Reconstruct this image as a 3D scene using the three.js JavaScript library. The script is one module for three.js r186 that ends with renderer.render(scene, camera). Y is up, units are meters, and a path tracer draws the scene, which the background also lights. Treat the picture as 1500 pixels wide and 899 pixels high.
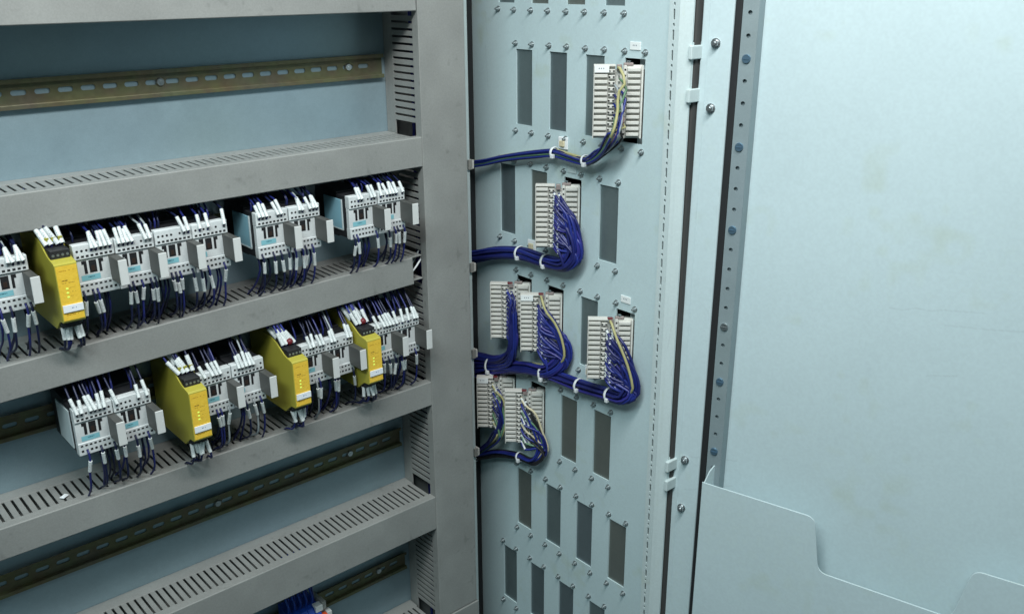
import * as THREE from 'three';
import { RoundedBoxGeometry } from 'three/addons/geometries/RoundedBoxGeometry.js';
import { mergeGeometries } from 'three/addons/utils/BufferGeometryUtils.js';
import { RectAreaLightUniformsLib } from 'three/addons/lights/RectAreaLightUniformsLib.js';

// ---------------------------------------------------------------- camera, light, exposure
// Everything below is written with the lens at y = 0; LIFT raises the place to its real height.
const LIFT = 1.55, R = Math.PI / 180;
const scene = new THREE.Scene();
const camera = new THREE.PerspectiveCamera(36.38, 1024 / 613, 0.02, 30);
camera.rotation.order = 'YXZ';
camera.rotation.set(-19.694 * R, -41.143 * R, -0.33 * R);
camera.position.set(0, LIFT, 0);
scene.add(camera);
scene.background = new THREE.Color().setRGB(0.048, 0.076, 0.082);   // dim bounce of the workshop round the cabinet
RectAreaLightUniformsLib.init();
const lampColor = new THREE.Color().setRGB(1.0, 0.99, 0.97);
const lamp = new THREE.RectAreaLight(lampColor, 37, 0.9, 0.14);
lamp.position.set(0.4, 0.6 + LIFT, -0.38);
lamp.lookAt(0.5, -1 + LIFT, -0.8);
lamp.castShadow = true;
scene.add(lamp);
const fillLamp = new THREE.RectAreaLight(new THREE.Color().setRGB(0.83, 1.0, 1.02), 15.5, 1.5, 0.5);   // added unseen fill light to brighten the door, behind and left of the camera
fillLamp.position.set(-1.1, 1.45 + LIFT, 0.2);
fillLamp.lookAt(0.9, -0.6 + LIFT, -0.6);
fillLamp.castShadow = true;
scene.add(fillLamp);
const renderer = new THREE.WebGLRenderer({ antialias: true });
renderer.toneMapping = THREE.LinearToneMapping;
renderer.toneMappingExposure = 1.06;
renderer.shadowMap.enabled = true;

// ---------------------------------------------------------------- helpers
function rng(seed) { let a = seed >>> 0; return () => { a = (a + 0x6D2B79F5) >>> 0; let t = a; t = Math.imul(t ^ (t >>> 15), t | 1); t ^= t + Math.imul(t ^ (t >>> 7), t | 61); return ((t ^ (t >>> 14)) >>> 0) / 4294967296; }; }
const V = (x, y, z) => new THREE.Vector3(x, y, z);
const nameCount = {};
function numbered(n) { const c = nameCount[n] = (nameCount[n] ?? -1) + 1; return c ? `${n}_${String(c).padStart(3, '0')}` : n; }
function flat(g) { const h = g.index ? g.toNonIndexed() : g; for (const k of Object.keys(h.attributes)) if (!['position', 'normal', 'uv'].includes(k)) h.deleteAttribute(k); return h; }
function metreUV(g) {                                    // uv in metres by the way each face points
  const p = g.attributes.position, n = g.attributes.normal, uv = new Float32Array(p.count * 2);
  for (let i = 0; i < p.count; i++) {
    const ax = Math.abs(n.getX(i)), ay = Math.abs(n.getY(i)), az = Math.abs(n.getZ(i));
    let u, v;
    if (ax >= ay && ax >= az) { u = p.getZ(i); v = p.getY(i); } else if (ay >= az) { u = p.getX(i); v = p.getZ(i); } else { u = p.getX(i); v = p.getY(i); }
    uv[2 * i] = u; uv[2 * i + 1] = v;
  }
  g.setAttribute('uv', new THREE.BufferAttribute(uv, 2)); return g;
}
function join(list) { const a = (Array.isArray(list) ? list : [list]).map(flat); return a.length > 1 ? mergeGeometries(a) : a[0]; }
function mesh(name, geo, mat, parent, keepUV) {
  let g = Array.isArray(geo) ? join(geo) : geo;
  if (!keepUV) { g = flat(g); metreUV(g); }
  const m = new THREE.Mesh(g, mat); m.name = name; m.castShadow = m.receiveShadow = true; if (parent) parent.add(m); return m;
}
function thing(name, label, category, [x, y, z] = [0, 0, 0], group) {
  const o = new THREE.Group(); o.name = numbered(name); o.position.set(x, y, z); scene.add(o);
  o.userData = { label, category }; if (group) o.userData.group = group; return o;
}
// box by its limits
function lim(x0, x1, y0, y1, z0, z1, r = 0) {
  const w = x1 - x0, h = y1 - y0, d = z1 - z0;
  const g = r ? new RoundedBoxGeometry(w, h, d, 2, Math.min(r, w / 2.01, h / 2.01, d / 2.01)) : new THREE.BoxGeometry(w, h, d);
  return g.translate((x0 + x1) / 2, (y0 + y1) / 2, (z0 + z1) / 2);
}
function tube(points, r, seg = 12, rad = 5) { return new THREE.TubeGeometry(new THREE.CatmullRomCurve3(points, false, 'centripetal'), seg, r, rad, false); }
function rod(a, b, r, rad = 8) {                        // capped cylinder from a to b
  const d = b.clone().sub(a), g = new THREE.CylinderGeometry(r, r, d.length(), rad);
  g.applyQuaternion(new THREE.Quaternion().setFromUnitVectors(V(0, 1, 0), d.clone().normalize()));
  return g.translate((a.x + b.x) / 2, (a.y + b.y) / 2, (a.z + b.z) / 2);
}
function rectPath(x0, y0, x1, y1, hole) { const s = hole ? new THREE.Path() : new THREE.Shape(); s.moveTo(x0, y0); s.lineTo(x1, y0); s.lineTo(x1, y1); s.lineTo(x0, y1); s.closePath(); return s; }
function oblong(cx, cy, w, h, vertical) {
  const p = new THREE.Path(), r = Math.min(w, h) / 2;
  if (vertical) { p.absarc(cx, cy + h / 2 - r, r, 0, Math.PI); p.absarc(cx, cy - h / 2 + r, r, Math.PI, 2 * Math.PI); }
  else { p.absarc(cx - w / 2 + r, cy, r, Math.PI / 2, 1.5 * Math.PI); p.absarc(cx + w / 2 - r, cy, r, -Math.PI / 2, Math.PI / 2); }
  p.closePath(); return p;
}

// ---------------------------------------------------------------- textures
function lattice(seed, n) { const r = rng(seed), a = new Float32Array(n * n); for (let i = 0; i < n * n; i++) a[i] = r(); return (u, v) => { u *= n; v *= n; const i = Math.floor(u), j = Math.floor(v), f = u - i, g = v - j, s = f * f * (3 - 2 * f), t = g * g * (3 - 2 * g), at = (x, y) => a[(((y % n) + n) % n) * n + (((x % n) + n) % n)]; return (at(i, j) * (1 - s) + at(i + 1, j) * s) * (1 - t) + (at(i, j + 1) * (1 - s) + at(i + 1, j + 1) * s) * t; }; }
function texture(size, period, f, color = true) {
  const d = new Uint8Array(size * size * 4);
  for (let y = 0; y < size; y++) for (let x = 0; x < size; x++) { const c = f(x / size, y / size), k = 4 * (y * size + x); for (let i = 0; i < 3; i++) d[k + i] = Math.max(0, Math.min(255, 255 * (Array.isArray(c) ? c[i] : c))); d[k + 3] = 255; }
  const t = new THREE.DataTexture(d, size, size); t.wrapS = t.wrapT = THREE.RepeatWrapping; t.magFilter = THREE.LinearFilter; t.minFilter = THREE.LinearMipmapLinearFilter; t.generateMipmaps = true;
  t.repeat.set(1 / period, 1 / period); if (color) t.colorSpace = THREE.SRGBColorSpace; t.needsUpdate = true; return t;
}
const n4 = lattice(11, 4), n9 = lattice(12, 9), n23 = lattice(13, 23), n70 = lattice(14, 70), n200 = lattice(15, 200), n7 = lattice(16, 7), n15 = lattice(17, 15), n400 = lattice(18, 400);
// painted sheet steel: faint cloudiness, yellowish grime smudges, a few hairline scratches
const scratches = (() => { const r = rng(5), l = []; for (let i = 0; i < 16; i++) l.push([r(), r(), (r() - 0.5) * 0.5, 0.03 + r() * 0.09]); return l; })();
function paintPixel(u, v, grime) {
  const m = 0.955 + 0.012 * (n9(u, v) - 0.5) + 0.01 * (n23(u, v) - 0.5) + 0.01 * (n200(u, v) - 0.5) + 0.026 * (n400(u, v) - 0.5);
  const s = Math.max(0, n15(u, v) * 0.65 + n70(u, v) * 0.35 - 0.68) * grime, w = Math.max(0, n7(u + 0.3, v + 0.7) * 0.75 + n200(u, v) * 0.25 - 0.66) * grime * 0.5;
  let k = 0;
  for (const [a, b, sl, len] of scratches) { const dv = v - b; if (dv > 0 && dv < len) { const du = Math.abs(u - a - sl * dv - 0.003 * n70(0.1, v)); if (du < 0.0009) k = 0.035; } }
  return [m - 0.28 * s - 0.15 * w - k, m - 0.34 * s - 0.17 * w - k, m - 0.72 * s - 0.38 * w - k];
}
const panelMap = texture(1024, 0.7, (u, v) => paintPixel(u, v, 0.35));
const doorMap = texture(1024, 1.1, (u, v) => paintPixel(v, u, 0.3));
const peel = texture(512, 0.16, (u, v) => 0.5 * n70(u, v) + 0.5 * n200(u, v), false);
const plasticMap = texture(1024, 0.5, (u, v) => { const m = 0.95 + 0.05 * (n9(u, v) - 0.5) + 0.05 * (n23(u, v) - 0.5) + 0.05 * (n400(u, v) - 0.5), s = Math.max(0, n70(u, v) * 0.7 + n23(v, u) * 0.3 - 0.77) * 0.5; return [m - s, m - s, m * 0.99 - s]; });
const zincMap = texture(1024, 0.4, (u, v) => { const m = 0.9 + 0.025 * (n15(u, v) - 0.5) + 0.02 * (n70(u, v) - 0.5) + 0.03 * (n400(u, v) - 0.5); return [m - 0.02 * n4(u, v), m, m + 0.03 * n4(v, u)]; });
const zincRough = texture(512, 0.4, (u, v) => 0.4 + 0.04 * n15(u, v) + 0.05 * n200(u, v), false);
const chromateMap = texture(512, 0.3, (u, v) => { const a = 0.5 + 0.4 * (n9(u, v) - 0.5), b = n23(v, u), m = 0.84 + 0.08 * (n70(u, v) - 0.5); return [m * (0.86 + 0.14 * a), m * (0.82 + 0.1 * b), m * (0.68 + 0.2 * (1 - a))]; });

// ---------------------------------------------------------------- materials
const std = (r, g, b, roughness, metalness = 0, extra = {}) => new THREE.MeshStandardMaterial({ color: new THREE.Color().setRGB(r, g, b), roughness, metalness, ...extra });
const M = {
  panel: std(0.575, 0.725, 0.755, 0.5, 0, { map: panelMap, bumpMap: peel, bumpScale: 0.00002 }),
  frame: std(0.62, 0.735, 0.745, 0.48, 0, { map: panelMap }),
  door: std(0.6, 0.74, 0.775, 0.5, 0, { map: doorMap, bumpMap: peel, bumpScale: 0.00002 }),
  tubeSteel: std(0.38, 0.46, 0.47, 0.45, 0.25, { map: zincMap }),
  duct: std(0.292, 0.303, 0.298, 0.55, 0, { map: plasticMap }),
  plate: std(0.36, 0.48, 0.52, 0.4, 0.42, { map: zincMap, roughnessMap: zincRough, roughness: 1 }),
  rail: std(0.26, 0.285, 0.21, 0.42, 0.5, { map: chromateMap }),
  steel: std(0.55, 0.57, 0.58, 0.3, 0.95), blueSteel: std(0.2, 0.33, 0.45, 0.35, 0.8), darkSteel: std(0.42, 0.46, 0.47, 0.35, 0.85),
  blank: [std(0.2, 0.25, 0.26, 0.4, 0.5, { map: zincMap }), std(0.23, 0.29, 0.29, 0.36, 0.5, { map: zincMap }), std(0.24, 0.26, 0.23, 0.4, 0.5, { map: zincMap })],
  gapShade: std(0.05, 0.05, 0.048, 0.7), rubber: std(0.012, 0.014, 0.016, 0.75), black: std(0.014, 0.015, 0.018, 0.55), darkGrey: std(0.06, 0.063, 0.06, 0.5),
  white: std(0.68, 0.725, 0.75, 0.48, 0, { map: plasticMap }), moduleSide: std(0.075, 0.078, 0.074, 0.5), moduleFace: std(0.6, 0.62, 0.61, 0.5),
  hole: std(0.006, 0.007, 0.009, 0.7), brown: std(0.03, 0.018, 0.014, 0.5), sleeve: null,
  cyan: std(0.22, 0.46, 0.52, 0.5), teal: std(0.03, 0.16, 0.22, 0.6), sticker: std(0.25, 0.48, 0.58, 0.4), stickerRim: std(0.55, 0.64, 0.66, 0.5),
  yellow: std(0.43, 0.39, 0.055, 0.45), yellowFace: null, olive: std(0.3, 0.29, 0.04, 0.5), red: std(0.14, 0.01, 0.016, 0.45),  // yellow: relay housing colour dulled to hold the shade of its sides
  led: std(0.2, 0.3, 0.03, 0.4, 0, { emissive: new THREE.Color().setRGB(0.55, 0.75, 0.12) }),
  labelWhite: std(0.8, 0.84, 0.86, 0.5), ink: std(0.12, 0.16, 0.24, 0.6),
  blackoutBox: std(0.1, 0.11, 0.11, 0.5), clamp: std(0.3, 0.25, 0.24, 0.5, 0.2), beige: std(0.7, 0.7, 0.67, 0.5, 0, { map: plasticMap }), beigeDark: std(0.3, 0.3, 0.28, 0.55),
  wireBlue: std(0.016, 0.028, 0.21, 0.4), wireNavy: std(0.013, 0.018, 0.125, 0.42), wireViolet: std(0.026, 0.026, 0.2, 0.4), wireThin: std(0.006, 0.01, 0.045, 0.45), wireGrey: std(0.3, 0.34, 0.36, 0.45), wireGreenYellow: std(0.42, 0.4, 0.19, 0.5), wireGreen: std(0.12, 0.24, 0.14, 0.45), wireBrown: std(0.26, 0.15, 0.13, 0.45), wireCream: std(0.62, 0.56, 0.38, 0.45),
  tie: std(0.72, 0.76, 0.78, 0.4), blueTerminal: std(0.012, 0.06, 0.36, 0.4), orange: std(0.72, 0.1, 0.03, 0.45),
};
function canvasMat(w, h, draw, roughness = 0.45) {
  const c = document.createElement('canvas'); c.width = w; c.height = h; draw(c.getContext('2d'), w, h);
  const t = new THREE.CanvasTexture(c); t.colorSpace = THREE.SRGBColorSpace; t.magFilter = THREE.LinearFilter;
  return new THREE.MeshStandardMaterial({ map: t, roughness });
}
// print too small to read in the photograph: strokes of the same size and tone
function strokes(x, r, x0, y0, w, h, rows, ink) { x.fillStyle = ink; for (let i = 0; i < rows; i++) { let p = x0; while (p < x0 + w) { const l = 2 + r() * w * 0.12; if (r() < 0.8) x.fillRect(p, y0 + i * h / rows, Math.min(l, x0 + w - p), h / rows * 0.55); p += l + 1 + r() * 3; } } }
M.yellowFace = canvasMat(128, 352, (x, w, h) => {
  const r = rng(3); x.fillStyle = '#e6bf40'; x.fillRect(0, 0, w, h);
  for (let i = 0; i < 900; i++) { x.fillStyle = `rgba(${r() < 0.5 ? '255,225,120' : '150,95,0'},0.06)`; x.fillRect(r() * w, r() * h, 6 + r() * 10, 3 + r() * 5); }
  strokes(x, r, 14, 30, 96, 10, 1, 'rgba(150,95,20,0.6)');
  strokes(x, r, 26, 92, 34, 12, 1, 'rgba(60,30,10,0.85)'); strokes(x, r, 26, 110, 76, 6, 1, 'rgba(110,60,10,0.8)');
  for (let k = 0; k < 3; k++) strokes(x, r, 64, 142 + k * 27, 34, 6, 1, 'rgba(120,70,10,0.75)');
  strokes(x, r, 20, 288, 60, 7, 1, 'rgba(110,60,10,0.8)'); strokes(x, r, 20, 306, 90, 18, 2, 'rgba(130,75,10,0.7)');
});
M.sleeve = canvasMat(64, 64, (x, w, h) => { const r = rng(8); x.fillStyle = '#d0d7d7'; x.fillRect(0, 0, w, h); for (let k = 0; k < 4; k++) strokes(x, r, k * 16 + 3, 14, 8, 34, 4, 'rgba(90,95,105,0.5)'); });
M.tag = canvasMat(96, 40, (x, w, h) => { const r = rng(9); x.fillStyle = '#e6ecec'; x.fillRect(0, 0, w, h); strokes(x, r, 22, 14, 52, 12, 1, 'rgba(70,80,95,0.8)'); });
M.tagBlue = canvasMat(96, 40, (x, w, h) => { const r = rng(10); x.fillStyle = '#e3e9ee'; x.fillRect(0, 0, w, h); strokes(x, r, 34, 14, 30, 12, 1, 'rgba(60,90,150,0.9)'); });
M.cyanLabel = canvasMat(96, 40, (x, w, h) => { const r = rng(12); x.fillStyle = '#7fb9c4'; x.fillRect(0, 0, w, h); strokes(x, r, 34, 13, 34, 14, 1, 'rgba(20,80,100,0.95)'); });

// ---------------------------------------------------------------- the cabinet: side panel, plate, frame, hinges, door
const SX = 0.96, PZ = -1.156, FZ = -1.07;             // side panel face, plate face, duct cover face
const cabinet = thing('electrical_cabinet', 'light grey steel electrical cabinet with perforated connector side panel and open door', 'cabinet', [SX, -1.6, -0.8]);
const cb = new THREE.Group(); cb.position.set(-SX, 1.6, 0.8);
const inCab = (m) => { m.position.set(-SX, 1.6, 0.8); return m; };
// side panel with the connector cut-outs
const slots = [], SH = 0.1118, SW = 0.036;
for (let i = -1; i < 7; i++) {
  const top = (-0.112 - 0.18487 * i) * 0.96, odd = Math.abs(i) % 2 === 1;
  for (let c = 0; c < 4; c++) slots.push({ row: i, col: c + 1, top, z: ((odd ? -1.1725 : -1.1315) + 0.0763 * c) * 0.96 });
}
const plugs = [[0, 4], [1, 3], [2, 1], [2, 2], [2, 4], [3, 1], [3, 2]];
const isPlug = (s) => plugs.some(([r, c]) => r === s.row && c === s.col);
const toSide = new THREE.Matrix4().makeBasis(V(0, 0, 1), V(0, 1, 0), V(-1, 0, 0));
const panelShape = rectPath(-1.3, -1.6, -0.7935, 0.5);
for (const s of slots) panelShape.holes.push(rectPath(s.z, s.top - SH, s.z + SW, s.top, true));
const sidePanel = inCab(mesh('side_panel', new THREE.ExtrudeGeometry(panelShape, { depth: 0.0025, bevelEnabled: false }).applyMatrix4(toSide).translate(SX + 0.0025, 0, 0), M.panel, cabinet));
const screwGeo = metreUV(join([new THREE.CylinderGeometry(0.0044, 0.0044, 0.0009, 10).translate(0, 0.00045, 0), new THREE.CylinderGeometry(0.0029, 0.0033, 0.0032, 6).translate(0, 0.0024, 0), new THREE.CylinderGeometry(0.0016, 0.0018, 0.004, 6).translate(0, 0.0052, 0)]).rotateZ(Math.PI / 2));
const blankGeo = metreUV(flat(new THREE.BoxGeometry(0.0015, SH + 0.024, SW + 0.012)));
const rs = rng(77);
for (const s of slots) {
  if (!isPlug(s)) { const b = mesh('blanking_plate', blankGeo, M.blank[Math.floor(rs() * 3)], sidePanel, true); b.position.set(SX + 0.0034, s.top - SH / 2, s.z + SW / 2); b.rotation.y = (rs() - 0.5) * 0.02; }
  for (const [dz, y] of [[0, s.top + 0.0085], [SW, s.top + 0.0085], [0, s.top - SH - 0.0095], [SW, s.top - SH - 0.0095]]) { const m = mesh('screw', screwGeo, M.darkSteel, sidePanel, true); m.position.set(SX, y + (rs() - 0.5) * 0.0006, s.z + dz); m.rotation.x = rs() * 6; }
}
// mounting plate, its painted edge flange and the black seal in the back corner
const plate = inCab(mesh('mounting_plate', lim(-0.25, 0.9, -1.6, 0.5, PZ - 0.003, PZ), M.plate, cabinet));
mesh('edge_flange', lim(0.893, 0.9105, -1.6, 0.5, PZ + 0.001, PZ + 0.016, 0.002), M.frame, plate);
inCab(mesh('corner_seal', lim(0.941, SX - 0.0005, -1.6, 0.5, -1.245, -1.1874, 0.003), M.rubber, cabinet));
inCab(mesh('back_wall', lim(-0.25, SX + 0.002, -1.6, 0.5, -1.312, -1.302), M.panel, cabinet));
// front frame profile with its punched row of slots
{
  const strip = rectPath(-0.7925, -1.6, -0.776, 0.5);
  for (let y = -1.2; y < 0.15; y += 0.025) { strip.holes.push(oblong(-0.7845, y, 0.0028, 0.0132, true)); strip.holes.push(oblong(-0.7845, y + 0.0125, 0.003, 0.0042, true)); }
  const fr = inCab(mesh('front_frame', new THREE.ExtrudeGeometry(strip, { depth: 0.002, bevelEnabled: false, curveSegments: 4 }).applyMatrix4(toSide).translate(SX - 0.0005, 0, 0), M.frame, cabinet));
  const prof = new THREE.Shape();                     // folded profile, seen from above (x, -z)
  for (const [i, [x, z]] of [[0.9575, -0.7758], [0.9595, -0.7735], [0.962, -0.7712], [0.968, -0.7625], [0.9705, -0.7625], [0.9705, -0.7745], [0.966, -0.7755], [0.9615, -0.7775]].entries()) i ? prof.lineTo(x, -z) : prof.moveTo(x, -z);
  mesh('frame_fold', new THREE.ExtrudeGeometry(prof, { depth: 2.1, bevelEnabled: false }).rotateX(-Math.PI / 2).translate(0, -1.6, 0), M.frame, fr);
  mesh('frame_core', lim(0.972, 0.99, -1.6, 0.5, -0.85, -0.779), M.frame, fr);
  mesh('gap_shade', lim(0.974, 0.993, -1.6, 0.5, -0.7775, -0.7615, 0.003), M.gapShade, fr);  // dark strip placed to stand in for the shade in the door gap
}
// open door, 105 degrees from shut: local x runs along the door, local z towards the inside
const HX = 0.985, HZ = -0.7508, DT = Math.atan2(0.965, 0.262);
const door = new THREE.Group(); door.name = 'door'; cabinet.add(door);
door.position.set(HX - SX, -0.2917 + 1.6, HZ + 0.8); door.rotation.order = 'YZX'; door.rotation.set(0, -DT, -0.006);
const DY0 = -1.3, DY1 = 0.74;                            // about the hinge mark at y = -0.2917
mesh('door_skin', lim(0.036, 1.0, DY0, DY1, -0.0225, -0.0205), M.door, door);
mesh('hinge_lip', [lim(-0.0108, 0.0305, DY0, DY1, -0.0215, 0, 0.0022), lim(-0.0135, -0.0108, DY0, DY1, -0.0205, -0.0035, 0.0012)], M.door, door);
mesh('lip_crease', lim(-0.0012, 0.0002, DY0, DY1, -0.0005, 0.0004, 0.0004), M.door, door);
mesh('door_gasket', lim(0.0304, 0.0409, DY0, DY1, -0.0205, -0.0008, 0.003), M.rubber, door);
{
  const s = rectPath(0.041, DY0, 0.0615, DY1);
  const holeY = []; for (let k = -4; k < 30; k++) holeY.push(-0.0467 + 0.2917 - 0.0272 * k);
  for (const y of holeY) s.holes.push(oblong(0.0505, y, 0.0056, 0.0056));
  const t = mesh('perforated_profile', [new THREE.ExtrudeGeometry(s, { depth: 0.0015, bevelEnabled: false, curveSegments: 5 }).translate(0, 0, -0.0015), lim(0.041, 0.0425, DY0, DY1, -0.0205, -0.0016), lim(0.06, 0.0615, DY0, DY1, -0.0205, -0.0016), lim(0.0426, 0.0599, DY0, DY1, -0.0058, -0.0045)], M.tubeSteel, door);
  for (const [k, silver] of [[-2, 0], [2, 0], [6, 0], [10, 0], [15, 1], [18, 0], [22, 0]]) {
    const y = -0.0467 + 0.2917 - 0.0272 * k;
    const g = [new THREE.CylinderGeometry(0.0052, 0.0056, 0.0022, 14).rotateX(Math.PI / 2).translate(0.0505, y, 0.0011), lim(0.0465, 0.0545, y - 0.0006, y + 0.0006, 0.0018, 0.0028)];
    mesh('profile_screw', g, silver ? M.steel : M.blueSteel, t);
  }
}
const hexScrew = (u, y) => [new THREE.CylinderGeometry(0.0062, 0.0062, 0.0014, 16).rotateX(Math.PI / 2).translate(u, y, 0.0007), new THREE.CylinderGeometry(0.0046, 0.005, 0.0048, 6).rotateX(Math.PI / 2).translate(u, y, 0.0038), new THREE.CylinderGeometry(0.0024, 0.0026, 0.004, 8).rotateX(Math.PI / 2).translate(u, y, 0.0075)];
for (const [u, y] of [[0.0095, -0.0841], [0.0088, -0.1643], [0.0078, -0.6718], [0.0073, -0.7523]]) mesh('hinge_screw', hexScrew(u, y + 0.2917), M.steel, door);
// two hinges, each with two arms reaching from the frame to the door lip
for (const [ya, yb] of [[-0.0955, -0.149], [-0.682, -0.7135]]) {
  const h = inCab(mesh('hinge', [lim(0.971, 0.9735, yb - 0.012, ya + 0.012, -0.7785, -0.7625, 0.001), rod(V(0.9905, ya + 0.012, -0.7588), V(0.9905, yb - 0.012, -0.7588), 0.0022)], M.frame, cabinet));
  for (const y of [ya, yb]) mesh('hinge_arm', [lim(0.9625, 0.9885, y - 0.0085, y + 0.0085, -0.7635, -0.7575, 0.0015), lim(0.9845, 0.9885, y - 0.0085, y + 0.013, -0.762, -0.7535, 0.0012)], M.frame, h);
}

// ---------------------------------------------------------------- document pocket on the door
{
  const t = thing('document_pocket', 'light grey sheet metal document pocket with finger cut-out on the inside of the door', 'document pocket', [HX, -1.2, HZ]);
  t.rotation.order = 'YZX'; t.rotation.set(0, -DT, -0.006);
  const o = 1.2, OF = 0.02, s = new THREE.Shape();
  const yt = -0.6885 + o, yd = -0.772 + o;
  s.moveTo(0.0388, -0.2); s.lineTo(0.0388, yt); s.lineTo(0.187, yt - 0.002); s.quadraticCurveTo(0.1985, yt - 0.002, 0.201, yt - 0.012); s.lineTo(0.21, yd + 0.014); s.quadraticCurveTo(0.2125, yd, 0.2255, yd);
  s.lineTo(0.3695, yd - 0.002); s.quadraticCurveTo(0.382, yd - 0.001, 0.3845, yd + 0.012); s.lineTo(0.3945, yt - 0.02); s.quadraticCurveTo(0.3975, yt - 0.008, 0.407, yt - 0.008); s.lineTo(0.62, yt - 0.008); s.lineTo(0.62, -0.2); s.closePath();
  mesh('front_sheet', new THREE.ExtrudeGeometry(s, { depth: 0.0012, bevelEnabled: true, bevelSize: 0.0005, bevelThickness: 0.0004, bevelSegments: 2, curveSegments: 8 }).translate(0, 0, OF - 0.0016), M.door, t);
  const w = new THREE.Shape(); w.moveTo(-OF + 0.0026, -0.2); w.lineTo(-OF + 0.0026, yt - 0.001); w.lineTo(-0.009, yt + 0.014); w.quadraticCurveTo(0.001, yt + 0.0245, 0.0085, yt + 0.022); w.quadraticCurveTo(0.016, yt + 0.02, 0.016, yt + 0.01); w.lineTo(0.0195, yt - 0.005); w.lineTo(0.0195, -0.2); w.closePath();
  const toWall = new THREE.Matrix4().makeBasis(V(0, 0, -1), V(0, 1, 0), V(1, 0, 0));
  const wg = new THREE.ExtrudeGeometry(w, { depth: 0.0015, bevelEnabled: false, curveSegments: 6 }).applyMatrix4(toWall);
  mesh('side_sheet', wg.clone().applyMatrix4(new THREE.Matrix4().set(1, 0, -0.4, 0.0467, 0, 1, 0, 0, 0, 0, 1, 0, 0, 0, 0, 1)), M.door, t);
  mesh('side_sheet', wg.clone().translate(0.618, 0, 0), M.door, t);
  mesh('bottom_sheet', lim(0.058, 0.618, -0.2, -0.1985, -0.0195, OF - 0.003), M.door, t);
}

// ---------------------------------------------------------------- cable ducts
const PITCH = 0.0098, FW = 0.0068;
const fingerGeo = metreUV(flat(new RoundedBoxGeometry(FW, 0.0016, 0.0515, 1, 0.0005)));
const fingerGeoV = metreUV(flat(new RoundedBoxGeometry(0.0016, FW, 0.0515, 1, 0.0005)));
function hDuct(label, x0, x1, yt, h, opt = {}) {       // opt.tilt, opt.coverEnd, opt.from (first x that shows fingers)
  const t = thing('cable_duct', label, 'cable duct', [x0, yt - h, PZ], 'slotted cable ducts on the mounting plate');
  const L = x1 - x0, D = FZ - PZ, ce = (opt.coverEnd ?? x1) - x0;
  t.rotation.z = opt.tilt ?? 0;
  const cuts = [-0.02, ...(opt.joints ?? []).map((x) => x - x0), ce];
  for (let i = 0; i + 1 < cuts.length; i++) {
    const a = cuts[i] + (i ? 0.0004 : 0), b = cuts[i + 1] - (i + 2 < cuts.length ? 0.0004 : 0), k = i * 0.0003;
    mesh('cover', [lim(a, b, -k, h - k, D - 0.0022 + k, D + k, 0.001), lim(a, b, h - 0.0018 - k, h + 0.0004 - k, D - 0.0145, D - 0.0004 + k, 0.0009), lim(a, b, -0.0004 - k, 0.0018 - k, D - 0.0145, D - 0.0004 + k, 0.0009)], M.duct, t);
  }
  mesh('base', [lim(-0.02, L, 0.001, h - 0.001, 0.0006, 0.0025), lim(-0.02, L, h - 0.0035, h - 0.0012, 0.0006, 0.0215, 0.0006), lim(-0.02, L, 0.0012, 0.0035, 0.0006, 0.0215, 0.0006)], M.duct, t);
  if (ce < L) mesh('wall_rim', [lim(ce - 0.004, L - 0.001, h - 0.0036, h - 0.0014, D - 0.0145, D - 0.008, 0.0008), lim(ce - 0.004, L - 0.001, 0.0014, 0.0036, D - 0.0145, D - 0.008, 0.0008)], M.duct, t);
  const low = [];
  for (let x = opt.from ?? 0.003; x + FW < L; x += PITCH) {
    if (opt.top !== false) { const m = mesh('finger', fingerGeo, M.duct, t, true); m.position.set(x + FW / 2, h - 0.0024, 0.0468); }
    low.push(lim(x, x + FW, 0.0016, 0.0032, 0.021, D - 0.013));
  }
  const c = mesh('lower_comb', low, M.duct, t); c.userData.kind = 'stuff';
  return t;
}
const VX0 = 0.7685, VX1 = 0.848;
hDuct('grey cable duct along the top edge of the photo, above the empty top rail', 0.12, VX0 - 0.001, 0.02, 0.0672, { top: false });
hDuct('grey slotted cable duct between the empty top rail and the upper contactor row', 0.12, VX0 + 0.0005, -0.2163, 0.0412);
hDuct('grey slotted cable duct between the two contactor rows, its cover ending short', 0.12, VX0 - 0.0005, -0.4032, 0.0402, { tilt: 0.0253, coverEnd: 0.7456 });
hDuct('grey slotted cable duct directly under the lower contactor row', 0.1, VX0 + 0.0005, -0.591, 0.0392);
hDuct('tallest grey slotted cable duct, below the long empty rail near the bottom', 0.16, VX0 + 0.0005, -0.7935, 0.0588);
hDuct('short stretch of grey slotted cable duct at the very bottom edge of the photo', 0.55, VX0 - 0.001, -1.037, 0.04);
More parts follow.
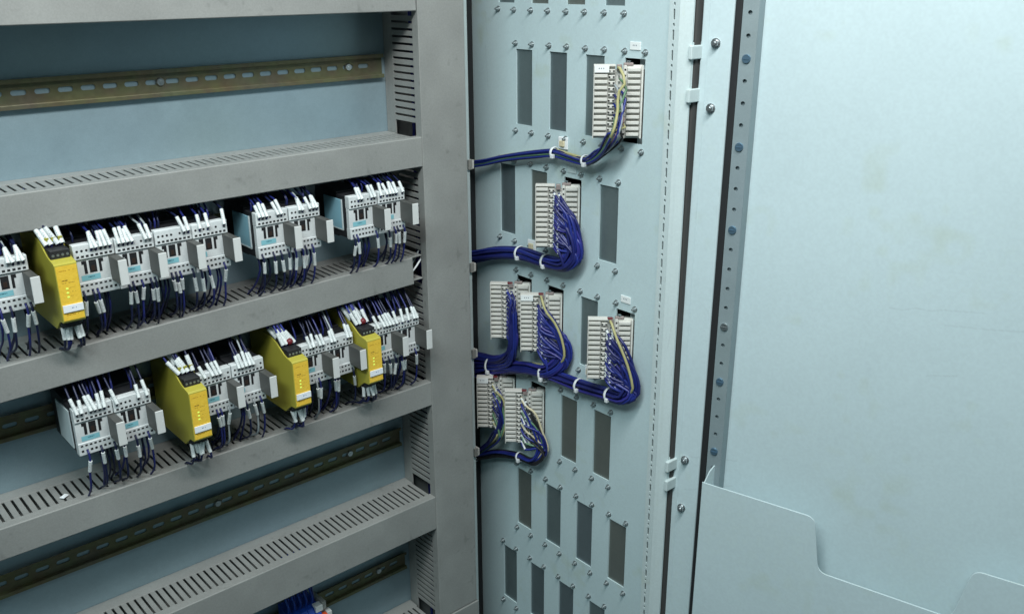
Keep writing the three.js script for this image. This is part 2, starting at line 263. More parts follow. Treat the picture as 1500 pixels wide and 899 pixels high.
{
  const t = thing('vertical_cable_duct', 'wide vertical grey slotted cable duct beside the connector panel', 'cable duct', [VX0, -1.4, PZ], 'slotted cable ducts on the mounting plate');
  const o = 1.4, W = VX1 - VX0, D = FZ - PZ + 0.0012, top = 0.45 + o, seam = -1.031 + o;
  mesh('cover', [lim(0, W, seam + 0.001, top, D - 0.0024, D, 0.0014), lim(0, 0.0018, seam + 0.001, top, D - 0.014, D - 0.0006), lim(W - 0.0018, W, seam + 0.001, top, D - 0.014, D - 0.0006)], M.duct, t);
  const low = mesh('cover', [lim(-0.0008, W + 0.003, 0, seam, D - 0.0024, D + 0.0022, 0.0014), lim(W, W + 0.002, 0, seam, D - 0.014, D)], M.duct, t); low.userData.label = 'lower length of cover, standing slightly proud';
  mesh('base', [lim(0.001, W - 0.001, 0, top, 0.0006, 0.0025), lim(0.0012, 0.0032, 0, top, 0.0006, 0.0215), lim(W - 0.0032, W - 0.0012, 0, top, 0.0006, D - 0.012)], M.duct, t);
  // finger gaps where horizontal ducts feed in
  const gaps = [[-0.047, 0.03], [-0.2575, -0.1985], [-0.4295, -0.388], [-0.6302, -0.591], [-0.8523, -0.7795], [-1.077, -1.03]];
  for (let y = -1.1 + o; y < 0.05 + o; y += PITCH) {
    if (gaps.some(([a, b]) => y + FW > a + o && y < b + o)) continue;
    const m = mesh('finger', fingerGeoV, M.duct, t, true); m.position.set(0.0022, y + FW / 2, 0.0468);
  }
}
// wires lying inside the vertical duct, seen through its broken-out slots
{
  const t = thing('duct_wire_bundle', 'dark blue wires running down inside the wide vertical duct', 'wires', [0.8, -1.3, -1.12]);
  const r = rng(21);
  for (let i = 0; i < 12; i++) { const x = -0.022 + r() * 0.056, z = -0.018 + r() * 0.042, p = []; for (let k = 0; k <= 8; k++) p.push(V(x + (r() - 0.5) * 0.012, k * 0.2, z + (r() - 0.5) * 0.012)); mesh('wire', tube(p, 0.0024, 40, 6), [M.wireBlue, M.wireNavy, M.wireViolet][i % 3], t); }
}

{
  const t = thing('loose_wire_pair', 'two pale wires showing at the open end of the middle duct', 'wires', [0.735, -0.425, -1.09]);
  mesh('wire', tube([V(-0.02, 0.004, 0.006), V(0.008, 0.008, 0.008), V(0.032, 0.026, 0.006), V(0.05, 0.035, -0.01)], 0.0014, 12, 6), M.tie, t);
  mesh('wire', tube([V(-0.02, 0.012, 0.002), V(0.008, 0.016, 0.005), V(0.03, 0.033, 0.0), V(0.05, 0.045, -0.012)], 0.0014, 12, 6), M.wireGrey, t);
}

{
  const o = mesh('paper_scrap', [lim(-0.0045, 0.0045, 0, 0.0012, -0.003, 0.003, 0.0004), lim(-0.002, 0.003, 0.001, 0.0024, -0.001, 0.002, 0.0004)], M.labelWhite, null);
  o.userData = { label: 'small white scrap lying on the duct under the lower contactor row', category: 'scrap' }; o.position.set(0.2390, -0.5908, -1.0956); o.rotation.y = 0.6; scene.add(o);
}

// ---------------------------------------------------------------- mounting rails
function rail(label, yc, x0, x1, screws) {
  const t = thing('mounting_rail', label, 'mounting rail', [x0, yc - 0.0165, PZ], 'perforated top-hat rails');
  const L = x1 - x0, h = 0.033, s = rectPath(0, 0.004, L, h - 0.004);
  for (let x = 0.0025 + 0.009; x < L - 0.01; x += 0.025) s.holes.push(oblong(x, h / 2 + 0.001, 0.0165, 0.0058));
  mesh('slotted_web', new THREE.ExtrudeGeometry(s, { depth: 0.001, bevelEnabled: false, curveSegments: 6 }).translate(0, 0, 0.0004), M.rail, t);
  mesh('flange', [lim(0, L, h - 0.0048, h, 0.0065, 0.0075, 0.0004), lim(0, L, h - 0.0052, h - 0.0042, 0.0004, 0.0072, 0.0004)], M.rail, t);
  mesh('flange', [lim(0, L, 0, 0.0048, 0.0065, 0.0075, 0.0004), lim(0, L, 0.0042, 0.0052, 0.0004, 0.0072, 0.0004)], M.rail, t);
  for (const x of screws) mesh('rail_screw', [new THREE.CylinderGeometry(0.0042, 0.0056, 0.0026, 16).rotateX(Math.PI / 2).translate(x - x0, h / 2 + 0.001, 0.0026), new THREE.CylinderGeometry(0.0018, 0.0018, 0.0009, 6).rotateX(Math.PI / 2).translate(x - x0, h / 2 + 0.001, 0.0041)], M.steel, t);
}
rail('empty perforated brass-toned rail in the topmost bay', -0.1235, 0.1215, 0.764, [0.4425, 0.708]);
rail('perforated rail behind the upper row of contactors', -0.3105, 0.1215, 0.764, []);
rail('perforated rail carrying the lower contactor row, bare at its left end', -0.508, 0.1215, 0.764, []);
rail('long empty perforated rail in the dark bay under the lower contactor row', -0.7125, 0.1, 0.762, [0.447, 0.667]);
rail('perforated rail in the bottom bay beside the blue terminals', -0.9495, 0.4, 0.76, [0.706]);

// ---------------------------------------------------------------- contactors
const CW = 0.0438, CH = 0.0595, CZ = -1.148;
const sleeveGeo = new THREE.CylinderGeometry(0.0022, 0.0023, 1, 8); flat(sleeveGeo);
const up = V(0, 1, 0);
function addWire(parent, pts, a, b, mat, seg = 10, r = 0.00135, sr = 1) {   // a wire with its marker sleeve from a to b
  const ia = pts.indexOf(a), run = pts.slice(); run.splice(ia + 1, 0, a.clone().lerp(b, 0.34), a.clone().lerp(b, 0.67));   // straight inside the sleeve
  const w = mesh('wire', tube(run, r, seg + 6, 5), mat, parent);
  const d = b.clone().sub(a), m = new THREE.Mesh(sleeveGeo, M.sleeve); m.name = 'marker_sleeve'; m.castShadow = m.receiveShadow = true;
  m.position.copy(a).addScaledVector(d, 0.5); m.quaternion.setFromUnitVectors(up, d.clone().normalize()); m.rotateY(a.x * 911 % 6); m.scale.set(sr, d.length(), sr); w.add(m); return w;
}
function buildContactor() {
  const t = new THREE.Group();
  mesh('base_body', [lim(0.0012, CW - 0.0012, -0.001, CH + 0.002, -0.0005, 0.055, 0.001), lim(0.0006, CW - 0.0006, 0.001, CH - 0.001, 0.055, 0.0805, 0.001)], M.black, t);
  mesh('front_housing', [lim(0, CW, 0.0155, CH - 0.017, 0.08, 0.0875, 0.0008), lim(0, CW + 0.0004, CH - 0.0172, CH, 0.079, 0.0895, 0.001), lim(0, CW + 0.0002, 0, 0.0157, 0.079, 0.0888, 0.001)], M.white, t);
  // terminal openings: a row of releases and a row of entries above and below
  const op = [];
  for (let k = 0; k < 8; k++) {
    const x = 0.0042 + k * 0.0051;
    op.push(lim(x - 0.0015, x + 0.0015, CH - 0.015, CH - 0.0126, 0.089, 0.0897));
    if (k % 2 || k < 4) op.push(new THREE.CylinderGeometry(0.0014, 0.0014, 0.0007, 8).rotateX(Math.PI / 2).translate(x, CH - 0.0072, 0.0894));
    op.push(lim(x - 0.0015, x + 0.0012, 0.0113, 0.0132, 0.0884, 0.0891));
    op.push(lim(x - 0.0013, x + 0.0013, 0.0045, 0.007, 0.0884, 0.0891));
  }
  mesh('terminal_openings', op, M.hole, t).userData.kind = 'stuff';
  const slotL = [lim(0.0096, 0.0128, 0.0252, 0.0402, 0.087, 0.0878), lim(0.0074, 0.0097, 0.0362, 0.0402, 0.087, 0.0878)];
  mesh('actuator_slot', slotL, M.hole, t);
  mesh('actuator_slot', [lim(0.0258, 0.0286, 0.0252, 0.0402, 0.087, 0.0878), lim(0.0285, 0.0309, 0.0362, 0.0402, 0.087, 0.0878)], M.hole, t);
  const win = mesh('position_window', lim(0.0152, 0.0232, 0.0256, 0.0398, 0.087, 0.0878), M.hole, t);
  mesh('indicator_slide', lim(0.0172, 0.0212, 0.0275, 0.0335, 0.0877, 0.0881), M.brown, win);
  const lab = new THREE.PlaneGeometry(0.0205, 0.0062); lab.translate(0.0155, 0.0205, 0.08775);
  mesh('label_strip', lab, M.cyanLabel, t, true);
  const mx = 0.0372, mo = mesh('suppressor_module', lim(mx, mx + 0.0092, 0.0125, 0.0415, 0.082, 0.117, 0.0008), M.moduleSide, t);
  mesh('module_face', lim(mx - 0.0002, mx + 0.0094, 0.0123, 0.0417, 0.1165, 0.1184, 0.0007), M.moduleFace, mo);
  return t;
}
const contactorProto = buildContactor();
const wireMats = [M.wireThin, M.wireNavy, M.wireThin, M.wireThin, M.wireNavy];
function contactor(label, x, row, seed, opt = {}) {
  const yb = row === 1 ? -0.3388 : -0.5283, t = contactorProto.clone(); t.name = numbered('contactor'); t.position.set(x, yb, CZ); scene.add(t);
  t.userData = { label, category: 'contactor', group: row === 1 ? 'contactors of the upper row' : 'contactors of the lower row' };
  if (opt.sticker) { const s = mesh('side_sticker', lim(-0.0006, 0.0012, opt.sticker === 2 ? 0.004 : 0.012, 0.0525, 0.024, 0.071, 0.0004), opt.sticker === 2 ? M.stickerRim : M.sticker, t); if (opt.sticker === 1) mesh('sticker_border', [lim(-0.0009, 0.001, 0.0115, 0.053, 0.0695, 0.0712), lim(-0.0009, 0.001, 0.0105, 0.0122, 0.024, 0.0712)], M.stickerRim, s); }
  const r = rng(seed), upTo = row === 1 ? 0.02 : 0.034, down = row === 1 ? -0.058 : -0.064;
  const pick = (n) => { const a = [0, 1, 2, 3, 4, 5, 6, 7], o = []; while (o.length < n) o.push(a.splice(Math.floor(r() * a.length), 1)[0]); return o; };
  for (const k of pick(opt.top ?? 5)) {
    const wx = 0.0042 + k * 0.0051, lean = (r() - 0.62) * 0.007, tall = 0.0115 + r() * 0.004, g = r() < 0.09;
    const a = V(wx, CH - 0.0055, 0.0925), b = V(wx + lean, CH - 0.004 + tall, 0.0805 + r() * 0.004), mat = g ? M.wireGrey : wireMats[Math.floor(r() * 5)];
    addWire(t, [V(wx, CH - 0.0085, 0.0895), a, b, V(b.x + lean * 0.4, CH + upTo * 0.75, 0.068), V(b.x + lean + (r() - 0.5) * 0.01, CH + upTo + 0.006, 0.056 - r() * 0.012), V(b.x + lean, CH + upTo + 0.03, 0.045)], a, b, mat);
  }
  for (const k of pick(Math.max(3, (opt.bottom ?? 4) - 1))) {
    const wx = 0.0042 + k * 0.0051, lean = (r() - 0.35) * 0.006, long = 0.0135 + r() * 0.004, drop = r() * 0.007;
    const a = V(wx, -0.001 - drop, 0.0932), b = V(wx + lean, -0.001 - drop - long, 0.0915 - r() * 0.003), mat = r() < 0.07 ? M.wireGrey : wireMats[Math.floor(r() * 5)];
    addWire(t, [V(wx, 0.0058, 0.0885), V(wx, 0.0045, 0.0915), a, b, V(b.x + lean * 0.3, down * 0.72, 0.084), V(b.x + lean * 0.5 + (r() - 0.5) * 0.006, down - 0.003, 0.068 - r() * 0.02), V(b.x + lean, down - 0.026, 0.044)], a, b, mat, 12);
  }
  for (let k = 0; k < 4; k++) {                        // unmarked wires from the rear terminals
    const wx = 0.004 + r() * 0.036, dx = (r() - 0.5) * 0.012, mat = wireMats[Math.floor(r() * 5)];
    mesh('wire', tube([V(wx, 0.002, 0.07), V(wx, -0.012, 0.079), V(wx + dx * 0.5, down * 0.6, 0.07), V(wx + dx, down - 0.008, 0.05 - r() * 0.02), V(wx + dx, down - 0.028, 0.04)], 0.0014, 10, 5), mat, t);
    if (k < 3) mesh('wire', tube([V(wx, CH - 0.002, 0.068), V(wx, CH + 0.007, 0.07), V(wx - dx * 0.5, CH + upTo, 0.055), V(wx - dx, CH + upTo + 0.03, 0.036)], 0.0014, 8, 5), mat, t);
  }
  const lab = t.children.find((c) => c.name === 'label_strip'); if (opt.label === 0) t.remove(lab); else if (opt.label) { lab.scale.x = opt.label; lab.position.x = 0.006 * (1 - opt.label); }
  t.position.y += (r() - 0.5) * 0.0009; t.rotation.z = (r() - 0.5) * 0.012;
  return t;
}
contactor('white-faced contactor cut off by the left photo edge, beside the upper yellow relay', 0.1945, 1, 101, { top: 6, bottom: 5 });
contactor('white-faced contactor touching the right side of the upper yellow relay', 0.2853, 1, 102, { top: 5, bottom: 3 });
contactor('second white-faced contactor to the right of the upper yellow relay', 0.33, 1, 103, { top: 6, bottom: 6 });
contactor('third white-faced contactor to the right of the upper yellow relay', 0.3757, 1, 104, { top: 2, bottom: 5 });
contactor('fourth white-faced contactor right of the upper yellow relay, last before the gap', 0.4211, 1, 105, { top: 3, bottom: 3, label: 0.5 });
contactor('upper-row contactor with blue side sticker and the wider gap on its left', 0.5028, 1, 106, { top: 5, bottom: 5, sticker: 1 });
contactor('right-hand contactor of the middle pair in the upper row', 0.5483, 1, 107, { top: 5, bottom: 5, label: 0.45 });
contactor('upper-row contactor with blue side sticker nearer the vertical duct', 0.6375, 1, 108, { top: 4, bottom: 4, sticker: 1 });
contactor('last contactor of the upper row, beside the vertical duct', 0.683, 1, 109, { top: 6, bottom: 5 });
contactor('first contactor of the lower row, with pale side plate next to bare rail', 0.2555, 2, 110, { top: 6, bottom: 4, sticker: 2 });
contactor('second contactor of the lower row, left of the first lower yellow relay', 0.301, 2, 111, { top: 3, bottom: 4 });
contactor('lower-row contactor tucked against the right side of the leftmost lower yellow relay', 0.4045, 2, 112, { top: 4, bottom: 3 });
contactor('lower-row contactor just left of the middle yellow relay', 0.4495, 2, 113, { top: 5, bottom: 4, label: 0.5 });
contactor('lower-row contactor against the right side of the middle yellow relay', 0.5425, 2, 114, { top: 4, bottom: 4 });
contactor('lower-row contactor just left of the rightmost yellow relay', 0.5858, 2, 115, { top: 4, bottom: 4, label: 0 });
contactor('lower-row contactor against the right side of the rightmost yellow relay', 0.6568, 2, 116, { top: 5, bottom: 4 });
contactor('last contactor of the lower row, beside the vertical duct', 0.6985, 2, 117, { top: 5, bottom: 4, label: 0 });

// ---------------------------------------------------------------- yellow safety relays
function relay(label, x, dy, seed, opt = {}) {
  const yb = -0.556 + dy, t = thing('safety_relay', label, 'safety relay', [x, yb, CZ], 'yellow safety relays');
  const W = 0.0232, yy = (y) => y + 0.556, zz = (z) => z - CZ;
  // side outline (z, y): stepped shoulders above and below the tall front face
  const s = new THREE.Shape();
  [[-1.148, -0.556], [-1.062, -0.556], [-1.055, -0.5505], [-1.044, -0.5425], [-1.0322, -0.5415], [-1.0305, -0.5395], [-1.0305, -0.477], [-1.0325, -0.4755], [-1.046, -0.473], [-1.052, -0.471], [-1.072, -0.4595], [-1.084, -0.4555], [-1.148, -0.4535]].forEach(([z, y], i) => i ? s.lineTo(zz(z), yy(y)) : s.moveTo(zz(z), yy(y)));
  s.closePath();
  const toSide2 = new THREE.Matrix4().makeBasis(V(0, 0, 1), V(0, 1, 0), V(-1, 0, 0));
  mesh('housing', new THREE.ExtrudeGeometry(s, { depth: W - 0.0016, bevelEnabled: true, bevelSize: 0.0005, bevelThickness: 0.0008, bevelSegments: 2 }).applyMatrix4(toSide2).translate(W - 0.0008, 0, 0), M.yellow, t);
  const f = new THREE.PlaneGeometry(W - 0.0016, 0.061).translate(W / 2, yy(-0.5083), zz(-1.03) + 0.0004);
  const face = mesh('front_face', f, M.yellowFace, t, true);
  for (let k = 0; k < 3; k++) mesh('status_light', new THREE.SphereGeometry(0.0013, 10, 6).scale(1.1, 0.85, 0.5).translate(0.0092, yy(-0.5035) - k * 0.0047, zz(-1.03) + 0.0004), M.led, face);
  const lp = new THREE.BoxGeometry(W - 0.0022, 0.0082, 0.0012).translate(W / 2 + 0.0004, yy(-0.5255), zz(-1.03) + 0.0012);
  mesh('name_plate', lp, M.labelWhite, t);
  mesh('name_print', new THREE.PlaneGeometry(W - 0.003, 0.0072).translate(W / 2 + 0.0004, yy(-0.5255), zz(-1.03) + 0.00195), M.tagBlue, t, true);
  // dark plug-in terminal blocks on the shoulders
  const blk = (y0, y1, z0, z1, mat) => mesh('terminal_plug', lim(0.0014, W - 0.0014, yy(y0), yy(y1), zz(z0), zz(z1), 0.0008), mat, t);
  const a = blk(-0.475, -0.4635, -1.075, -1.043, M.black), b = blk(-0.465, -0.4535, -1.088, -1.0625, opt.plug ?? M.black), c = blk(-0.552, -0.5415, -1.075, -1.045, M.black);
  const ho = []; for (let k = 0; k < 4; k++) ho.push(new THREE.CylinderGeometry(0.0015, 0.0015, 0.0008, 8).rotateX(Math.PI / 2).translate(0.0043 + k * 0.0049, yy(-0.469), zz(-1.043)));
  mesh('plug_screws', ho, M.darkSteel, a).userData.kind = 'stuff';
  if (opt.red) mesh('coding_knob', new THREE.SphereGeometry(0.0048, 12, 8).translate(W * 0.62, yy(-0.4585), zz(-1.0605)), M.red, b);
  const tab = []; for (let k = 0; k < 3; k++) tab.push(lim(0.003 + k * 0.007, 0.0075 + k * 0.007, yy(-0.4575), yy(-0.453), zz(-1.0635), zz(-1.0605), 0.0005));
  if (!opt.red) mesh('wire_clamps', tab, M.olive, b).userData.kind = 'stuff';
  const r = rng(seed), upTo = 0.114 + (dy ? 0 : 0.012);
  for (let k = 0; k < (opt.top ?? 7); k++) {
    const wx = 0.003 + (k % 4) * 0.0055 + r() * 0.002, layer = k < 4 ? 0 : 1, lean = -0.001 - r() * 0.009;
    const p = V(wx, yy(-0.461) + layer * 0.004, zz(-1.06) - layer * 0.014), q = V(wx + lean, p.y + 0.0145 + r() * 0.004, p.z - 0.007 - r() * 0.006);
    addWire(t, [V(wx, p.y - 0.004, p.z - 0.003), p, q, V(q.x + lean * 0.6, upTo + 0.004, q.z - 0.012), V(q.x + lean, upTo + 0.035, q.z - 0.03)], p, q, opt.blue ? (r() < 0.7 ? M.wireBlue : M.wireViolet) : wireMats[Math.floor(r() * 5)], 10, 0.0014, 1.25);
  }
  for (let k = 0; k < 5; k++) {
    const wx = 0.003 + k * 0.0043, lean = (r() - 0.4) * 0.006;
    const p = V(wx, yy(-0.5525), zz(-1.052) + r() * 0.006), q = V(wx + lean, p.y - 0.013 - r() * 0.004, p.z - 0.001 + r() * 0.005);
    addWire(t, [V(wx, p.y + 0.006, p.z - 0.006), p, q, V(q.x + lean, q.y - 0.012, q.z - 0.006), V(q.x + lean * 2, q.y - 0.02, q.z - 0.028), V(q.x + lean * 2, q.y - 0.05, q.z - 0.045)], p, q, wireMats[Math.floor(r() * 5)], 12, 0.0014, 1.1);
  }
}
relay('yellow safety relay in the upper contactor row', 0.2565, 0.187, 201, { top: 6 });
relay('leftmost yellow safety relay of the lower row, without any red knob on top', 0.3802, 0, 202, { top: 7 });
relay('middle yellow safety relay of the lower row, blue wires bunched on top', 0.5198, 0, 203, { blue: true, red: true, top: 8 });
relay('rightmost yellow safety relay of the lower row, blue wires bunched on top', 0.6342, 0, 204, { blue: true, red: true, top: 8 });

// ---------------------------------------------------------------- blue terminals in the bottom bay
for (let k = 0; k < 5; k++) {
  const t = thing('terminal_block', ['first', 'second', 'third', 'fourth', 'fifth'][k] + ' blue terminal block from the left on the bottom rail', 'terminal block', [0.518 + k * 0.0102, -0.99, CZ], 'blue terminals on the bottom rail');
  const s = new THREE.Shape(); [[0, 0], [0.034, 0.004], [0.046, 0.022], [0.046, 0.052], [0.036, 0.066], [0, 0.072]].forEach(([a, b], i) => i ? s.lineTo(a, b) : s.moveTo(a, b)); s.closePath();
  mesh('housing', new THREE.ExtrudeGeometry(s, { depth: 0.0088, bevelEnabled: true, bevelSize: 0.0004, bevelThickness: 0.0004, bevelSegments: 1 }).applyMatrix4(new THREE.Matrix4().makeBasis(V(0, 0, 1), V(0, 1, 0), V(-1, 0, 0))).translate(0.0094, 0, 0), M.blueTerminal, t);
  if (k > 1) mesh('marker_tag', lim(0.0016, 0.0082, 0.044, 0.0535, 0.0455, 0.0478, 0.0006), M.labelWhite, t);
  const r = rng(300 + k);
  for (let j = 0; j < 2; j++) { const x = 0.003 + j * 0.004; mesh('wire', tube([V(x, 0.066, 0.026), V(x, 0.08, 0.03 - j * 0.006), V(x - 0.004, 0.1, 0.03), V(x - 0.006 + r() * 0.01, 0.135, 0.03), V(x, 0.17, 0.025)], 0.0017, 14, 6), j ? M.wireBlue : M.blueTerminal, t); }
}
{
  const t = thing('end_clamp', 'grey rail end clamp with orange tab right of the blue terminals', 'end clamp', [0.5715, -0.985, CZ]);
  mesh('clamp_body', [lim(0, 0.009, 0, 0.062, 0, 0.034, 0.001), lim(0.001, 0.008, 0.052, 0.066, 0.024, 0.04, 0.001)], M.beigeDark, t);
  mesh('tag', lim(-0.012, 0.0005, 0.054, 0.0645, 0.03, 0.043, 0.001), M.moduleFace, t);
  mesh('orange_tab', lim(-0.001, 0.0078, 0.03, 0.044, 0.034, 0.043, 0.001), M.orange, t);
  mesh('tag', lim(0.0082, 0.0165, 0.034, 0.0445, 0.03, 0.041, 0.001), M.moduleFace, t);
}

// ---------------------------------------------------------------- connectors in the side panel
const CA = 44 * R, CU = V(Math.cos(CA), 0, Math.sin(CA)), CN = V(-Math.sin(CA), 0, Math.cos(CA)), KW = 0.065, KH = 0.0955, ROW = 0.00765;   // each face stands 44 degrees off the panel
const ribA = metreUV(flat(new RoundedBoxGeometry(0.0172, 0.0044, 0.0066, 1, 0.0007)));
const toothA = metreUV(flat(new RoundedBoxGeometry(0.0085, 0.0044, 0.0056, 1, 0.0006)));
const stack = (f) => { const g = []; for (let k = 0; k < 12; k++) g.push(f().translate(0, -k * ROW, 0)); return metreUV(join(g)); };
const dotsGeo = stack(() => new THREE.CylinderGeometry(0.00135, 0.00135, 0.0006, 8).rotateX(Math.PI / 2));
const screwRow = stack(() => new THREE.CylinderGeometry(0.0013, 0.0013, 0.0006, 6).rotateX(Math.PI / 2));
function connector(label, row, col, tagAt) {
  const s = slots.find((q) => q.row === row && q.col === col), H = KH, r = rng(700 + row * 10 + col);
  const t = thing('panel_connector', label, 'connector', [SX - 0.003, s.top - 0.0075 - H, s.z + SW], 'ribbed connectors in the side panel');
  t.rotation.y = -CA;
  const U = (x) => x - KW, y0 = H - 0.0056;
  mesh('housing', [lim(U(0), U(0.0285), 0, H, -0.011, -0.0042, 0.001), lim(U(0.0385), U(KW), 0, H, -0.011, -0.0042, 0.001), lim(U(0.0395), U(0.0432), 0, H, -0.0045, -0.0012, 0.0005), lim(U(0.028), U(0.039), 0.001, H - 0.006, -0.0115, -0.0065)], M.beige, t);
  // the insert that passes through the cut-out, square to the panel
  const body = new THREE.BoxGeometry(0.045, H - 0.006, SW - 0.008).translate(0.036, H / 2 - 0.004, -SW / 2).rotateY(CA);
  mesh('insert_body', body, M.beigeDark, t);
  const hx0 = 0.0056, hx1 = 0.07, hy0 = -0.03, hy1 = H + 0.03, hz0 = -SW - 0.012, hz1 = 0.012;   // unseen box added behind the panel to keep the cut-out dark
  mesh('rear_blackout', join([lim(hx1, hx1 + 0.003, hy0, hy1, hz0, hz1), lim(hx0, hx1, hy1, hy1 + 0.003, hz0, hz1), lim(hx0, hx1, hy0 - 0.003, hy0, hz0, hz1), lim(hx0, hx1, hy0, hy1, hz0 - 0.003, hz0), lim(hx0, hx1, hy0, hy1, hz1, hz1 + 0.003)]).rotateY(CA), M.blackoutBox, t);
  for (let k = 0; k < 12; k++) {
    const y = y0 - k * ROW;
    const a = mesh('rib', ribA, M.beige, t, true); a.position.set(U(0.0098), y, -0.0014);
    const b = mesh('rib', ribA, M.beige, t, true); b.position.set(U(0.0528), y, -0.0014);
    const c = mesh('terminal_tooth', toothA, M.beige, t, true); c.position.set(U(0.0238), y - 0.0016, -0.0016);
  }
  for (const [x, dy, z] of [[0.0207, -0.0016, 0.0012], [0.0262, -0.0016, 0.0012], [0.0412, 0, -0.0011]]) { const d = mesh('release_holes', dotsGeo, M.hole, t, true); d.position.set(U(x), y0 + dy, z); d.userData.kind = 'stuff'; }
  const ms = mesh('contact_screws', screwRow, M.steel, t, true); ms.position.set(U(0.0335), y0 - 0.001, -0.0043); ms.userData.kind = 'stuff';
  mesh('end_rail', [lim(U(0), U(0.0285), H - 0.0014, H + 0.001, -0.011, 0.0012, 0.0006), lim(U(0), U(0.0012), 0, H, -0.0045, 0.0014, 0.0005), lim(U(0.0625), U(KW), 0, H, -0.0045, 0.0016, 0.0006)], M.beige, t);
  // earth screw, clamp and red tab at the top between the two banks
  mesh('earth_clamp', [lim(U(0.03), U(0.037), H - 0.007, H + 0.001, -0.008, -0.001, 0.001), lim(U(0.039), U(0.052), H - 0.001, H + 0.003, -0.009, -0.003, 0.001)], M.clamp, t);
  mesh('earth_screw', new THREE.CylinderGeometry(0.0026, 0.0026, 0.003, 10).translate(U(0.0455), H + 0.004, -0.006), M.steel, t);
  if (row > 1) mesh('red_tab', lim(U(0.028), U(0.0355), H - 0.001, H + 0.0022, -0.006, -0.001, 0.0008), M.red, t);
  if (tagAt) mesh('label_tag', new THREE.BoxGeometry(0.019, 0.0092, 0.0012).translate(U(0.0105), H - 0.0042, 0.0027), M.tag, t, true);
  return { t, s, base: s.top - 0.0075 - H, H, at: (u, y, n) => V(SX - 0.003, s.top - 0.0075 - H + y, s.z + SW).addScaledVector(CU, u - KW).addScaledVector(CN, n) };
}
const K = {
  a: connector('beige ribbed connector at the top right of the side panel, few wires, white tag', 0, 4, true),
  b: connector('beige ribbed connector in the second row with a thick blue loop of wires', 1, 3, false),
  c: connector('beige ribbed connector in the third row, nearest the vertical duct', 2, 1, false),
  d: connector('beige ribbed connector in the third row, white tag on top, middle of three', 2, 2, true),
  e: connector('beige ribbed connector farthest right in the third row', 2, 4, false),
  f: connector('lowest-left beige ribbed connector, half hidden behind the vertical duct edge', 3, 1, true),
  g: connector('beige ribbed connector in the lowest wired row, right of the half-hidden one', 3, 2, false),
};
// white identification plates stuck above some cut-outs
for (const [label, y, z, faint] of [
  ['white identification plate above the top right connector', -0.0915, -0.8482, 0], ['faint identification plate above the second-row connector', -0.2722, -0.962, 1],
  ['white identification plate above the third-row right connector', -0.4445, -0.8485, 0]]) {
  const o = mesh(numbered('identification_plate'), new RoundedBoxGeometry(0.0014, 0.0105, 0.0185, 2, 0.0005), M.tag, null, true);
  o.userData = { label, category: 'label plate', group: 'identification plates on the side panel' }; o.position.set(SX - 0.0007, y, z); if (faint) o.material = M.frame; scene.add(o);
}

// ---------------------------------------------------------------- wire bundles on the side panel
const T = (a) => a.map(([x, y, z]) => V(x, y, z));
const trunks = {
  a: T([[0.9237, -0.1475, -0.8432], [0.9201, -0.1734, -0.8411], [0.9133, -0.1995, -0.8422], [0.93, -0.2329, -0.8805], [0.94, -0.2505, -0.916], [0.945, -0.2511, -0.9511], [0.946, -0.249, -0.9864], [0.946, -0.2544, -1.0187], [0.946, -0.2712, -1.0969], [0.942, -0.2888, -1.1622]]),
  b: T([[0.9336, -0.332, -0.9406], [0.9362, -0.3617, -0.9326], [0.9379, -0.3876, -0.9309], [0.937, -0.4085, -0.9483], [0.942, -0.4172, -0.998], [0.946, -0.4189, -1.0623], [0.946, -0.4313, -1.1245], [0.942, -0.448, -1.1757]]),
  c: T([[0.9266, -0.5096, -1.0573], [0.926, -0.544, -1.0552], [0.9264, -0.5746, -1.0576], [0.934, -0.5985, -1.0736], [0.94, -0.6169, -1.103], [0.942, -0.6321, -1.1312], [0.938, -0.6456, -1.1792]]),
  d: T([[0.9374, -0.5066, -0.9737], [0.9432, -0.5332, -0.9625], [0.9458, -0.5641, -0.96], [0.938, -0.5917, -0.9824], [0.94, -0.6049, -1.0345], [0.942, -0.6189, -1.0878], [0.942, -0.6334, -1.1312], [0.938, -0.6469, -1.1793]]),
  e: T([[0.9306, -0.5017, -0.831], [0.9376, -0.5369, -0.8186], [0.9419, -0.567, -0.8145], [0.938, -0.5852, -0.8255], [0.94, -0.5918, -0.8566], [0.944, -0.6005, -0.9243], [0.943, -0.6034, -0.9993], [0.943, -0.6108, -1.0484], [0.942, -0.6334, -1.1312], [0.938, -0.6456, -1.1792]]),
  f: T([[0.9289, -0.6801, -1.0945], [0.9299, -0.7176, -1.0908], [0.9259, -0.7487, -1.0974], [0.938, -0.7949, -1.146], [0.94, -0.8228, -1.1806]]),
  g: T([[0.9308, -0.6789, -1.0194], [0.9371, -0.714, -1.0078], [0.9429, -0.7454, -1.0022], [0.938, -0.7705, -1.0187], [0.94, -0.7781, -1.0581], [0.943, -0.7978, -1.1182], [0.94, -0.8284, -1.1808]]),
};
const ties = {
  a: [[6, 0], [4, 0]], b: [[5, 0], [4, 0]], c: [], d: [], e: [[8, 0], [6, 0.3], [5, 0], [4, 0]], f: [[4, 0]], g: [[6, 0], [4, 0]],
};
const bundles = {
  a: ['thin bundle of blue and green-yellow wires along the top right connector', 13, 0.0065, 0.008], b: ['thick dark blue wire bundle looping from the second-row connector', 42, 0.0098, 0.011],
  c: ['blue wires dropping straight down from the third-row left connector', 24, 0.0105, 0.007], d: ['blue wires with one yellow wire arching from the third-row middle connector', 34, 0.011, 0.011],
  e: ['long blue wire bundle with one yellow wire, looping from the third-row right connector', 34, 0.009, 0.012], f: ['wires curving down to the left from the lowest-left connector', 12, 0.0065, 0.008],
  g: ['loop of blue, black and cream wires under the lowest right-hand connector', 15, 0.0065, 0.010],
};
let seed = 500;
